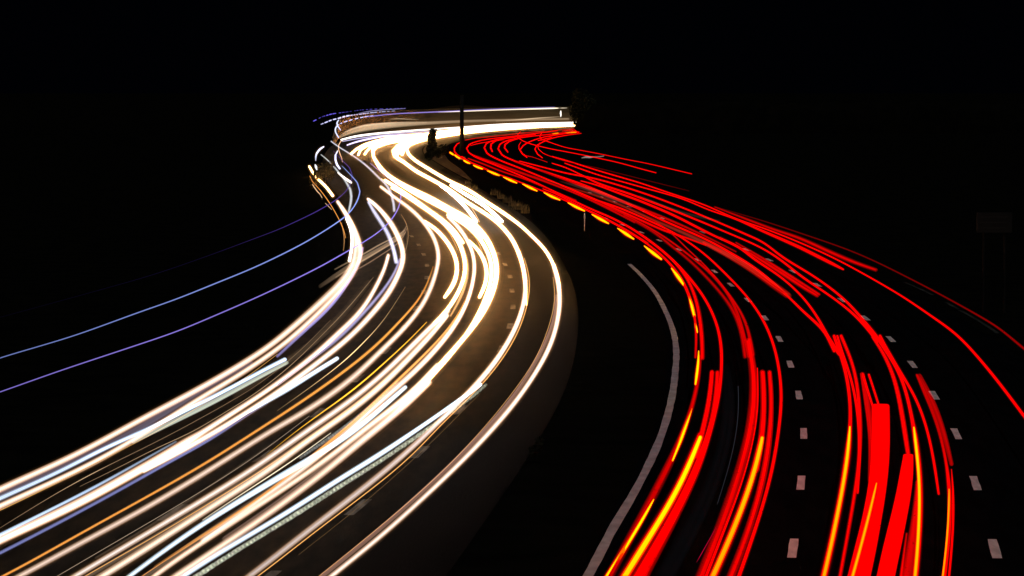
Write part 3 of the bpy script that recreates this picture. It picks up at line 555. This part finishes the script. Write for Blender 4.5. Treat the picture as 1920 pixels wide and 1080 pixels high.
R('deep red broad band with bright right edge, lower middle', 'deep', '1403,640,13,1.12;1413,700,16,1.12;1414,754,19,1.12;1405,817,20,1.05;1390,873,21,0.84;1368,945,23,0.77;1345,1005,23,0.77;1318,1075,24,0.77;1288,1150,26,0.77')
R('bright edge line on the right of the deep red broad band', 'red', '1420,690,2.8;1422,754,3.2;1416,810,3.4;1404,862,3.8;1385,925,4.3;1372,960,4.7;1350,1012,5.6;1326,1078,6.6;1296,1150,7.5')
R('bright red trail in the heart of the widening bundle', 'red', '1027,338,2.5,0.7;1060,350,3.3,0.7;1100,367,4.1,0.7;1140,385,4.9,0.7;1200,412,5.8,0.7;1245,432,5.9,0.7;1290,447,5.2,0.7;1324,460,3.6,0.7')
R('pinkish red veil over the heart of the bundle', 'deep', '1000,330,3.3,0.105;1060,350,4.1,0.175;1110,364,4.9,0.245;1160,383,5.8,0.245;1224,412,6.7,0.245;1290,440,7.7,0.245;1350,470,9.9,0.28;1400,500,10,0.245;1440,527,9.4,0.245;1480,555,9.7,0.245', col=(1,.05,.02))
R('wide dark red trail ending flat above the lane dashes', 'deep', '1320,455,7.9,0.6;1385,489,13,0.6;1430,520,13,0.6;1455,538,14,0.6;1476,553,13,0.6')
R('bright red trail that splits in a long narrow fork', 'red', '1089,339,2.5;1122,348,4.1;1160,362,4.9;1203,378,5.4;1266,405,5.8;1307,426,5.9;1345,445,5.2;1385,463,5.3;1410,483,5.5;1470,524,5.1;1512,565,5.4;1539,605,6.6;1553,633,8.5;1564,658,7.5')
R('dark red pair ending flat right of the narrow fork', 'deep', '1350,446,6.1,0.6;1398,470,7.1,0.72;1434,492,8.4,0.72;1475,518,9.7,0.78;1508,540,8.7,0.78;1532,554,8,0.72')
R('dark red strand beside the flat-ended pair', 'deep', '1380,455,3.6,0.56;1430,484,4.6,0.7;1480,516,5.8,0.84;1510,535,5.2,0.84;1536,552,5.3,0.84')
R('red trail, left of the long parallel pair', 'red', '1035,306,2.2;1060,314,3.3;1090,328,3.3;1120,343,4.9;1182,364,4.9;1266,396,4.9;1349,430,4.3;1432,467,4.5;1470,492,5.5;1501,517,5.8;1564,560,5.3;1600,588,6.5;1630,620,7.5;1645,640,7.5')
R('red trail, right of the long parallel pair', 'red', '974,302,2.5;1020,314,3.3;1059,324,3.7;1120,336,4.1;1203,361,4.1;1266,384,4.1;1328,409,4.1;1400,440,4.8;1432,455,4.9;1467,482,5.5;1532,522,5.1;1585,563,6.3;1622,604,7.5;1646,634,9.4;1668,667,10;1690,700,7.5;1702,720,6.6;1719,748,6.6;1733,785,6.6;1741,812,6.6;1749,850,6.6;1755,887,6.6;1760,926,5.6')
R('thin red trail ending in mid-air above the lane dashes', 'red', '1059,306,2.5;1090,317,3.3;1122,328,3.3;1200,350,3.3;1280,373,3.3;1328,393,3.3;1380,411,4.1;1425,431,5.9;1500,464,8;1540,484,8.3;1562,495,7.5;1581,505,4.7')
R('long single red trail running out at the right edge', 'red', '1035,293,1.6;1062,301,3;1122,320,3.3;1200,343,3.3;1250,360,3.3;1320,384,3.3;1380,410,3.3;1440,431,3.3;1500,455,3.6;1566,485,4;1631,520,3.9;1697,559,4.4;1738,587,5;1795,628,6;1828,663,6.4;1872,716,7;1917,776,7.5;1980,862,8.5;2040,950,9.4')
R('dim wide red trail ending above the long single one', 'deep', '1340,388,3.3,0.44;1400,411,5.8,0.55;1450,430,6.8,0.605;1500,447,7.8,0.66;1566,477,9.1,0.715;1610,495,8.4,0.715;1642,506,7.6,0.66')
R('faint outermost red line fading over the right verge', 'deep', '1342,388,1.6,0.09;1430,414,2.5,0.15;1500,437,2.9,0.18;1609,476,3.2,0.18;1719,529,3.4,0.195;1828,588,4.3,0.24;1876,617,4.7,0.3;1917,652,5.6,0.33;1990,708,6.6,0.33')
for k, (lab, s) in enumerate((('red trail filling the gap of the third loop bundle', '966,303,4,0.45;1010,318,5,0.45;1060,337,5,0.45;1110,356,5,0.45;1170,379,6,0.45;1240,406,6,0.45;1310,437,5,0.36;1380,472,4,0.225'),
     
     
      ('red trail at the underside of the bundle, near the post', '878,297,3,0.45;905,307,4,0.45;940,321,4,0.45;985,336,4.4,0.45;1030,355,4,0.45;1080,376,4,0.405'),
      ('red trail starting where the second loop leaves the post', '887,291,4,0.45;930,307,6,0.45;980,325,6,0.45;1040,347,5,0.45;1090,367,5,0.45;1150,396,5,0.45;1190,417,4,0.36'))):
    R(lab, 'red', s)
for lab, s in (('dusky pink glimmer lying on the widening bundle', '1050,340,3,.1;1110,357,8,.5;1150,372,8,.5;1210,394,5,.2'), ('brownish red haze in the split of the bundle', '1230,416,4,.05;1300,446,8,.2;1350,470,9,.2;1400,497,9,.2;1460,538,6,.1'),
               ('grey smear between the parallel pair and the bundle', '1200,368,5,.15;1260,392,6,.25;1320,409,6,.25;1350,414,4,.1')):
    R(lab, 'sheer', s, col=(.8,.25,.18) if 'grey' not in lab else (.25,.22,.16))
# lower right
R('red strand starting flat at the left shoulder of the wide twin bundle', 'red', '1564,630,7.5;1572,655,8.5;1582,680,8.5;1591,722,8.5;1596,777,8.5;1594,812,11;1590,850,15;1581,910,15;1566,986,16;1546,1078,17;1528,1150,17')
R('second red strand of the wide twin bundle, ending in a rounded tip', 'red', '1570,630,5.6;1580,665,6.6;1594,702,6.6;1604,744,6.6;1611,799,7.5;1613,846,7.5;1611,885,6.6;1608,924,5.6')
R('thin dark red strand starting flat right of the wide twin bundle', 'deep', '1577,630,7.5,1.6;1590,660,7.5,1.4;1600,684,7.5,1.4;1609,733,8.5,1.4;1613,799,9.4,1.4;1612,860,8.5,1.2;1602,930,8.5,1.1;1588,1010,8.5,1;1575,1080,8.5,1')
tag(trail_mesh('indicator_trail', rd('1593.5,800,3,1.3;1593,818,6,1.2;1591,846,7.5,1;1581,910,8.5,.8;1566,986,9,.7;1546,1078,9,.6;1528,1150,9,.6'), 'amber', (1,.45,0), 1.2), 'yellow-orange line inside the left strand of the twin bundle', 'light trail', GS)
tag(trail_mesh('indicator_trail', rd('1713.5,801,3,1.3;1715,818,6,1.2;1719,846,7,1.1;1724,890,7,1;1725,931,7,1;1723,997,7.5,.9;1717,1078,8,.7;1708,1150,8,.7'), 'amber', (1,.45,0), 1.2), 'yellow-orange line rising from the bottom between the solid red bands', 'light trail', GS)
R('narrow red strand of a short pair above the big solid band, left', 'red', '1618,702,5.6;1624,722,5.6;1630,742,5.6;1637,764,5.6')
R('narrow red strand of a short pair above the big solid band, right', 'red', '1629,702,5.6;1636,722,5.6;1642,742,5.6;1649,764,5.6')
R('sheer crimson band left of the big solid band', 'sheer', '1617,702,9,3;1627,760,12,3;1633,800,12,3;1636,850,12,2.6;1632,900,10,2')
R('big solid red band, left of the two, flat top', 'slab', '1651,762,34;1652,800,34;1652,844,34.5;1649,890,35;1643,931,36;1634,980,38;1625,1019,41;1611,1080,44;1594,1150,46', asp=.30)
R('solid red band leaning right of the bigger one, flat top', 'slab', '1703,854,19;1702,880,24;1699,905,27;1695,931,29;1687,965,31;1678,1000,33;1672,1025,34;1661,1080,35;1646,1150,37', asp=.30)
tag(trail_mesh('indicator_trail', rd('1643.5,906,2;1641,922,4;1636,942,5;1631,960,5.5;1622,995,6;1613,1030,6;1599,1080,6.5;1580,1145,7'), 'pale', (4,.62,0), 1.12), 'orange line drawn on the big solid red band', 'light trail', GS)
R('dark crimson trail left of the right-hand amber line', 'deep', '1636,632,5.6,1.2;1660,667,7.5,1.4;1675,702,8.5,1.5;1686,744,9.4,1.6;1697,812,10,1.6;1702,846,9.4,1.4;1704,858,9.4,1.2')
R('red trail carrying the right-hand amber line', 'red', '1650,630,7.5;1664,660,9.4;1677,680,9.4;1689,704,8.5;1700,735,8.5;1710,785,9.4;1716,815,12;1721,846,12;1726,900,12;1727,960,12;1724,1010,12;1718,1080,13;1709,1150,13')
R('sheer crimson curtain right of the leaning solid band', 'sheer', '1722,905,12,3;1720,960,17,3;1714,1010,22,2.6;1702,1080,28,2.4;1690,1150,32,2.4')
R('crimson line in the gap under the leaning solid band', 'deep', '1700,1000,4.7,.6;1695,1040,5.6,.9;1689,1078,6.6,1;1680,1150,6.6,1')
R('dark red trail swelling into the rightmost pair near the bottom', 'red', '1719,703,5.6,0.4;1733,736,7.5,0.4;1745,763,7.5,0.4;1756,790,7.5,0.4;1768,830,7.5,0.48;1775,868,7.5,0.64;1780,900,9.4,0.8;1783,945,10,0.8;1782,985,10,0.8;1777,1040,10,0.8;1771,1080,11,0.8;1761,1150,11,0.8')
R('rightmost red line of the pair near the bottom edge', 'red', '1784,880,2.8,.5;1788,915,4.7;1789,950,5.6;1788,990,5.6;1784,1040,5.6;1780,1080,5.6;1772,1150,5.6')
R('dim red veil right of the dark red trail by the dashes', 'sheer', '1724,705,9,1.6;1745,745,11,2;1762,785,11,2;1775,830,10,2;1784,870,8,1.6')
tag(trail_mesh('indicator_trail', rd('1779.5,917,2;1780,935,3.6;1779,985,4;1774,1035,4;1768,1080,4;1760,1140,4'), 'pale', (4,.5,0), 1.0), 'thin orange line within the rightmost red pair', 'light trail', GS)
R('left red strip of the flat-topped pair by the left lane', 'deep', '1335,698,9.4,1.8;1333,730,10,1.8;1326,775,11,1.8;1316,815,12,1.8;1305,855,12,1.65')
R('right red strip of the flat-topped pair by the left lane', 'deep', '1345,698,8.5,1.4;1344,730,9.4,1.4;1338,775,11,1.4;1328,820,12,1.4;1308,880,15,1.26;1285,930,17,1.12;1250,995,21,0.98;1205,1078,24,0.91;1170,1145,26,0.91')
R('red sheath round the long amber line at lower left', 'red', '1312,815,11;1303,842,15;1288,880,18;1264,934,19;1229,989,20;1202,1030,21;1172,1080,22;1135,1145,23')
tag(trail_mesh('indicator_trail', rd('1313,820,9,1.4;1306,838,10,1.4;1299,857,11,1.4;1278,904,12,1.3;1255,947,12.5,1.25;1229,989,13,1.2;1203,1030,14,1.1;1172,1079,14,1;1132,1145,14,1'), 'amber', (1,.46,0), 1.2), 'thick yellow line with blunt rounded top, lower left of the red side', 'light trail', GS)
R('left red strip of the flat-topped pair by the dashes', 'deep', '1430,698,11,1.65;1432,730,12,1.65;1433,765,12,1.65;1431,800,13,1.65;1427,835,13,1.5;1418,880,14,1.5')
R('right red strip of the flat-topped pair by the dashes', 'deep', '1443,698,8.5,1.65;1446,730,9.4,1.65;1447,765,9.4,1.65;1445,805,11,1.58;1438,860,13,1.5;1430,905,14,1.35;1415,960,15,1.12;1396,1018,16,0.975;1372,1080,17,0.975;1342,1150,17,0.975')
R('red sheath round the orange line beside the dashes', 'red', '1428,818,11;1424,845,15;1414,885,16;1398,935,17;1370,1005,18;1338,1080,19;1305,1150,20')
tag(trail_mesh('indicator_trail', rd('1429,821,8,.95;1426,840,10,.95;1420,868,10.5,.9;1410,900,11,.85;1397,938,11,.8;1370,1007,11.5,.7;1338,1078,12,.6;1305,1148,12,.6'), 'amber', (1,.42,0), 1.2), 'orange line with blunt top, middle of the three long ones', 'light trail', GS)
R('hairline crimson scratch on the dark lane', 'thin', '1345,985,1.4,.3;1325,1022,1.6,.6;1312,1045,1.6,.6;1303,1060,1.2,.2', col=(.6,0,.05))
for lab, s in (('ghostly grey streak on the dark lane right of the amber lines', '1360,690,16,.012;1368,750,22,.02;1358,830,26,.02;1330,920,30,.02;1285,1010,34,.02;1240,1090,36,.02'),
               ('hairline grey scratch on the dark lane', '1384,724,1.6,.25;1386,760,1.6,.25;1380,820,1.6,.22;1366,880,1.6,.2;1345,945,1.6,.2')):
    R(lab, 'sheer', s, col=(.35,.38,.5), h=.3)
R('pale glowing streak made for a road sign reflection near the slip road lines', 'sheer', '1091,296,2,.8;1098,294.5,3.4,1.5;1106,295,3.4,1.5;1115,294,2,.6;1126,293.6,2.4,1;1132,292.6,2,1', col=(1,.8,.75), h=.5)  # the reflection is a faint glowing tube, not a tail light

for lab, s, c in (('hairline cream thread between the lone cream trail and the silver-white one', '60,1108,1.4,.35;200,1026,1.4,.4;340,944,1.4,.4;470,862,1.4,.35;580,780,1.2,.3', (.8,.6,.42)),
                  ('faint brown double line under the lone cream trail', '180,1046,5,.5;300,975,5,.5;420,893,5,.45;520,826,5,.4', (.30,.2,.13)),
                  ('soft tan veil under the silver-white trail', '90,1124,9,.8;250,1030,9,.8;400,939,9,.8;520,862,9,.7;640,780,8,.5', (.62,.42,.28)),
                  ('soft tan veil between the rosy trail and the peach trail right of it', '210,1124,10,.8;330,1040,10,.8;460,950,10,.8;570,875,10,.8;660,808,9,.6', (.55,.36,.24)),
                  ('hairline gold thread on the dark lane right of the mauve-white trail', '560,1040,1.2,.12;680,945,1.2,.16;800,838,1.2,.16;900,738,1.2,.14', (.7,.4,.15)),
                  ('dim rose veil over the top of the broad peach trail', '420,1010,8,.8;520,942,8,.9;600,882,9,.9;680,815,8,.7', (.8,.5,.36))):
    K(lab, 'sheer' if 'veil' in lab or 'double' in lab else 'thin', c, s, h=.5)

# ------------------------------------------------------------------ posts, barrier, plants
def G(px, py): return at(px, py, 0.0)
# dark steel sign post standing in the median in front of the far lights
b = G(866, 300); r = .26
post = empty('sign_post', b, 'dark steel post standing in front of the far white band', 'post')
V, Fc = [], []; cyl(V, Fc, (b[0], b[1], 0), (b[0], b[1], 7.2), .27, .21, 14); mesh_obj('pole', V, Fc, M['steel'], post, True)
V, Fc = [], []; box(V, Fc, b[0]-.4, b[0]+.4, b[1]-.4, b[1]+.4, 0, .35); mesh_obj('base', V, Fc, M['concrete'], post)
V, Fc = [], []; cyl(V, Fc, (b[0], b[1], 7.2), (b[0], b[1], 7.3), .24, .2, 14); mesh_obj('cap', V, Fc, M['steel'], post)
# white delineator
b = G(1096, 433); ppm = px_per_m(b)
dl = empty('delineator_post', b, 'slim white delineator post standing under the indicator trail', 'marker post')
V, Fc = [], []; cyl(V, Fc, (b[0], b[1], 0), (b[0], b[1], 1.05), .032, .028, 10); mesh_obj('post', V, Fc, M['white'], dl, True)
V, Fc = [], []; box(V, Fc, b[0]-.045, b[0]+.045, b[1]-.040, b[1]-.034, .72, .9); mesh_obj('reflector', V, Fc, M['white'], dl)
# far wall built in place of the tan smear of light
S, d = ground_curve([(628,268),(645,254),(700,242),(800,233),(900,229),(1000,226.4),(1090,225.2)], 2.0)
n = 90; us = np.linspace(0, d[-1], n); P = np.c_[np.interp(us, d, S[:,0]), np.interp(us, d, S[:,1])]
T = np.gradient(P, axis=0); T /= np.linalg.norm(T, axis=1)[:, None]; Nn = np.c_[-T[:,1], T[:,0]]
wall = empty('smear_wall', (P[n//2,0], P[n//2,1], 0), 'long brown concrete wall standing in for the tan smear behind the far bend', 'wall')
def extr(name, t0, t1, z0, z1, mat):
    V, Fc = [], []
    for i in range(n):
        hh = z1*(min(1, .25+i/22) if z1 > 1 else 1)
        z0_ = z0*(min(1, .25+i/22))
        if name == 'coping': hh = z1*min(1, .25+i/22)
        for t, z in ((t0, z0_), (t0, hh), (t1, hh), (t1, z0_)): V.append((P[i,0]+Nn[i,0]*t, P[i,1]+Nn[i,1]*t, z))
    for i in range(n-1):
        for k in range(4): Fc.append((4*i+k, 4*i+(k+1)%4, 4*i+4+(k+1)%4, 4*i+4+k))
    Fc += [(3,2,1,0), (4*n-4, 4*n-3, 4*n-2, 4*n-1)]
    return mesh_obj(name, V, Fc, mat, wall)
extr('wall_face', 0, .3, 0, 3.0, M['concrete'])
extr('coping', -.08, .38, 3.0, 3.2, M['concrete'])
# dark cutting that hides the road at the right
def mound(name, cx, cy, rx, ry, hz, label, seed):
    rng = np.random.RandomState(seed); V, Fc = [], []; nr, na = 30, 64
    for i in range(nr+1):
        f = i/nr
        for k in range(na):
            a = 2*math.pi*k/na
            z = hz*(1-f**30)*(1+.03*rng.randn()) if i < nr else -.3
            g = (abs(math.cos(a))**4+abs(math.sin(a))**4)**-.25      # squarish plan
            V.append((cx+rx*min(1,f*1.0)*g*math.cos(a), cy+ry*f*g*math.sin(a), z))
    for i in range(nr):
        for k in range(na): Fc.append((i*na+k, (i+1)*na+k, (i+1)*na+(k+1)%na, i*na+(k+1)%na))
    return tag(mesh_obj(name, V, Fc, M['soil'], None, True), label, kind='structure')
y0 = 720.0
xL = (1073.5-960)/F*y0
mound('embankment', xL+45, y0+4, 45, 24, 5.6, 'dark embankment hiding the road at the right end of the far straight', 3)

def plant(name, px, py, wid, hgt, mat, label, cat, group=None, n=260, leaf=.12, trunk=0.0, seed=1, cols=1.0, upright=False, lumps=5):
    b = G(px, py); rng = np.random.RandomState(seed)
    e = empty(name, b, label, cat, group)
    if trunk > 0:
        V, Fc = [], []
        cyl(V, Fc, (b[0], b[1], 0), (b[0]+.05, b[1], trunk*.6), wid*.06, wid*.045, 9)
        cyl(V, Fc, (b[0]+.05, b[1], trunk*.58), (b[0]-.03, b[1], hgt*.9), wid*.045, wid*.012, 9)
        for k in range(6):
            z = trunk*.5 + (hgt-trunk*.5)*k/7; a = k*2.4
            cyl(V, Fc, (b[0], b[1], z), (b[0]+math.cos(a)*wid*.3, b[1]+math.sin(a)*wid*.3, z+hgt*.12), wid*.02, wid*.006, 6)
        mesh_obj('trunk', V, Fc, M['bark'], e)
    cen = [(rng.uniform(-.26,.26)*wid, rng.uniform(-.26,.26)*wid, trunk*.7+(hgt-trunk*.7)*rng.uniform(.12,.85), rng.uniform(.3,.55)) for _ in range(lumps)]
    V, Fc = [], []
    for k in range(n):
        if upright:                                # grass-like blades from the base
            x, y = rng.normal(0, wid*.24), rng.normal(0, wid*.2); hh = hgt*rng.uniform(.45, 1)
            lx, ly = rng.normal(0, .12)*hgt, rng.normal(0, .12)*hgt; ww = leaf*rng.uniform(.5, 1)
            a = rng.uniform(0, math.pi); ux, uy = math.cos(a)*ww/2, math.sin(a)*ww/2; i = len(V)
            V += [(b[0]+x-ux, b[1]+y-uy, 0), (b[0]+x+ux, b[1]+y+uy, 0), (b[0]+x+lx*.4+ux*.8, b[1]+y+ly*.4+uy*.8, hh*.6), (b[0]+x+lx*.4-ux*.8, b[1]+y+ly*.4-uy*.8, hh*.6), (b[0]+x+lx, b[1]+y+ly, hh)]
            Fc += [(i, i+1, i+2, i+3), (i+3, i+2, i+4)]
        else:
            c = cen[rng.randint(len(cen))]; q = rng.normal(size=3); q /= np.linalg.norm(q); rr = c[3]*wid*.62*rng.uniform(.45, 1)
            p = np.array([b[0]+c[0]+q[0]*rr, b[1]+c[1]+q[1]*rr, max(.05, c[2]+q[2]*rr*min(1.4, hgt/wid*.8))])
            u = rng.normal(size=3); u /= np.linalg.norm(u); v = np.cross(u, rng.normal(size=3)); v /= np.linalg.norm(v); s = leaf*rng.uniform(.6, 1.4); i = len(V)
            V += [tuple(p-u*s), tuple(p-v*s*.5), tuple(p+u*s), tuple(p+v*s*.5)]; Fc.append((i, i+1, i+2, i+3))
    mesh_obj('blades' if upright else ('crown' if trunk else 'foliage'), V, Fc, mat, e)
    return e
plant('tree', 810, 298, 1.15, 3.6, M['leaf'], 'small dark tree cutting a notch into the far white band', 'tree', n=4200, leaf=.12, trunk=1.0, seed=4, lumps=34)
plant('tree', 1092, 249, 5.2, 7.2, M['leaf'], 'black tree overhanging the right end of the far straight', 'tree', n=5200, leaf=.26, trunk=1.6, seed=14, lumps=26)
plant('shrub', 826, 303, 2.1, 1.9, M['leaf'], 'low dark bush at the right foot of the small tree', 'bush', n=500, leaf=.14, seed=6)
plant('shrub', 806, 303, 1.2, 1.5, M['leaf'], 'low dark bush at the left foot of the small tree', 'bush', n=400, leaf=.14, seed=7)
plant('shrub', 1004, 868, .42, .62, M['leaf'], 'black weed silhouetted on the dark median by the road edge', 'bush', n=260, leaf=.04, seed=8)
plant('shrub', 606, 352, 2.2, 2.2, M['drygrass'], 'pale grey-green bush lit up at the far left of the glow', 'bush', n=900, leaf=.10, seed=9, lumps=8)
for k, (px, py, wd, hg, lab) in enumerate(((878,352,.35,.75,'single dry grass tuft left of the others, nearest the small tree'),(890,356,.5,.55,'second dry grass tuft from the small tree'),
      (927,366,.6,.62,'dry grass tuft at the left end of the lit row'),(939,373,.7,.55,'second dry grass tuft of the lit row'),(951,380,.7,.6,'third dry grass tuft of the lit row'),
      (963,387,.7,.55,'fourth dry grass tuft of the lit row'),(974,393,.7,.62,'fifth dry grass tuft of the lit row'),(985,400,.6,.7,'dry grass tuft at the right end of the lit row'))):
    plant('grass_tuft', px, py, wd, hg, M['drygrass'], lab+', on the median', 'grass tuft', 'dry grass tufts on the median', n=70, leaf=.045, seed=20+k, upright=True)
# unlit sign at the right verge
Y = 150.0; x0, x1 = (1832-960)/F*Y, (1898-960)/F*Y; zt, zb = CAM_H-(398-159)/F*Y, CAM_H-(436-159)/F*Y
sg = empty('road_sign', ((x0+x1)/2, Y, 0), 'unlit rectangular road sign barely visible in the dark at the right', 'sign')
V, Fc = [], []; box(V, Fc, x0, x1, Y-.02, Y+.02, zb, zt); mesh_obj('panel', V, Fc, M['sign'], sg)
for fx in (.2, .8):
    x = x0+(x1-x0)*fx; V, Fc = [], []; cyl(V, Fc, (x, Y+.07, 0), (x, Y+.07, zt-.05), .04, .04, 8); mesh_obj('leg', V, Fc, M['steel'], sg)
for row in range(3):
    V, Fc = [], []; z = zb+(zt-zb)*(.2+.27*row); w0, w1 = x0+.1+random.uniform(0,.1), x1-.1-random.uniform(0,.25)
    box(V, Fc, w0, w1, Y-.026, Y-.0205, z, z+(zt-zb)*.07); mesh_obj('text_line', V, Fc, M['signtext'], sg)
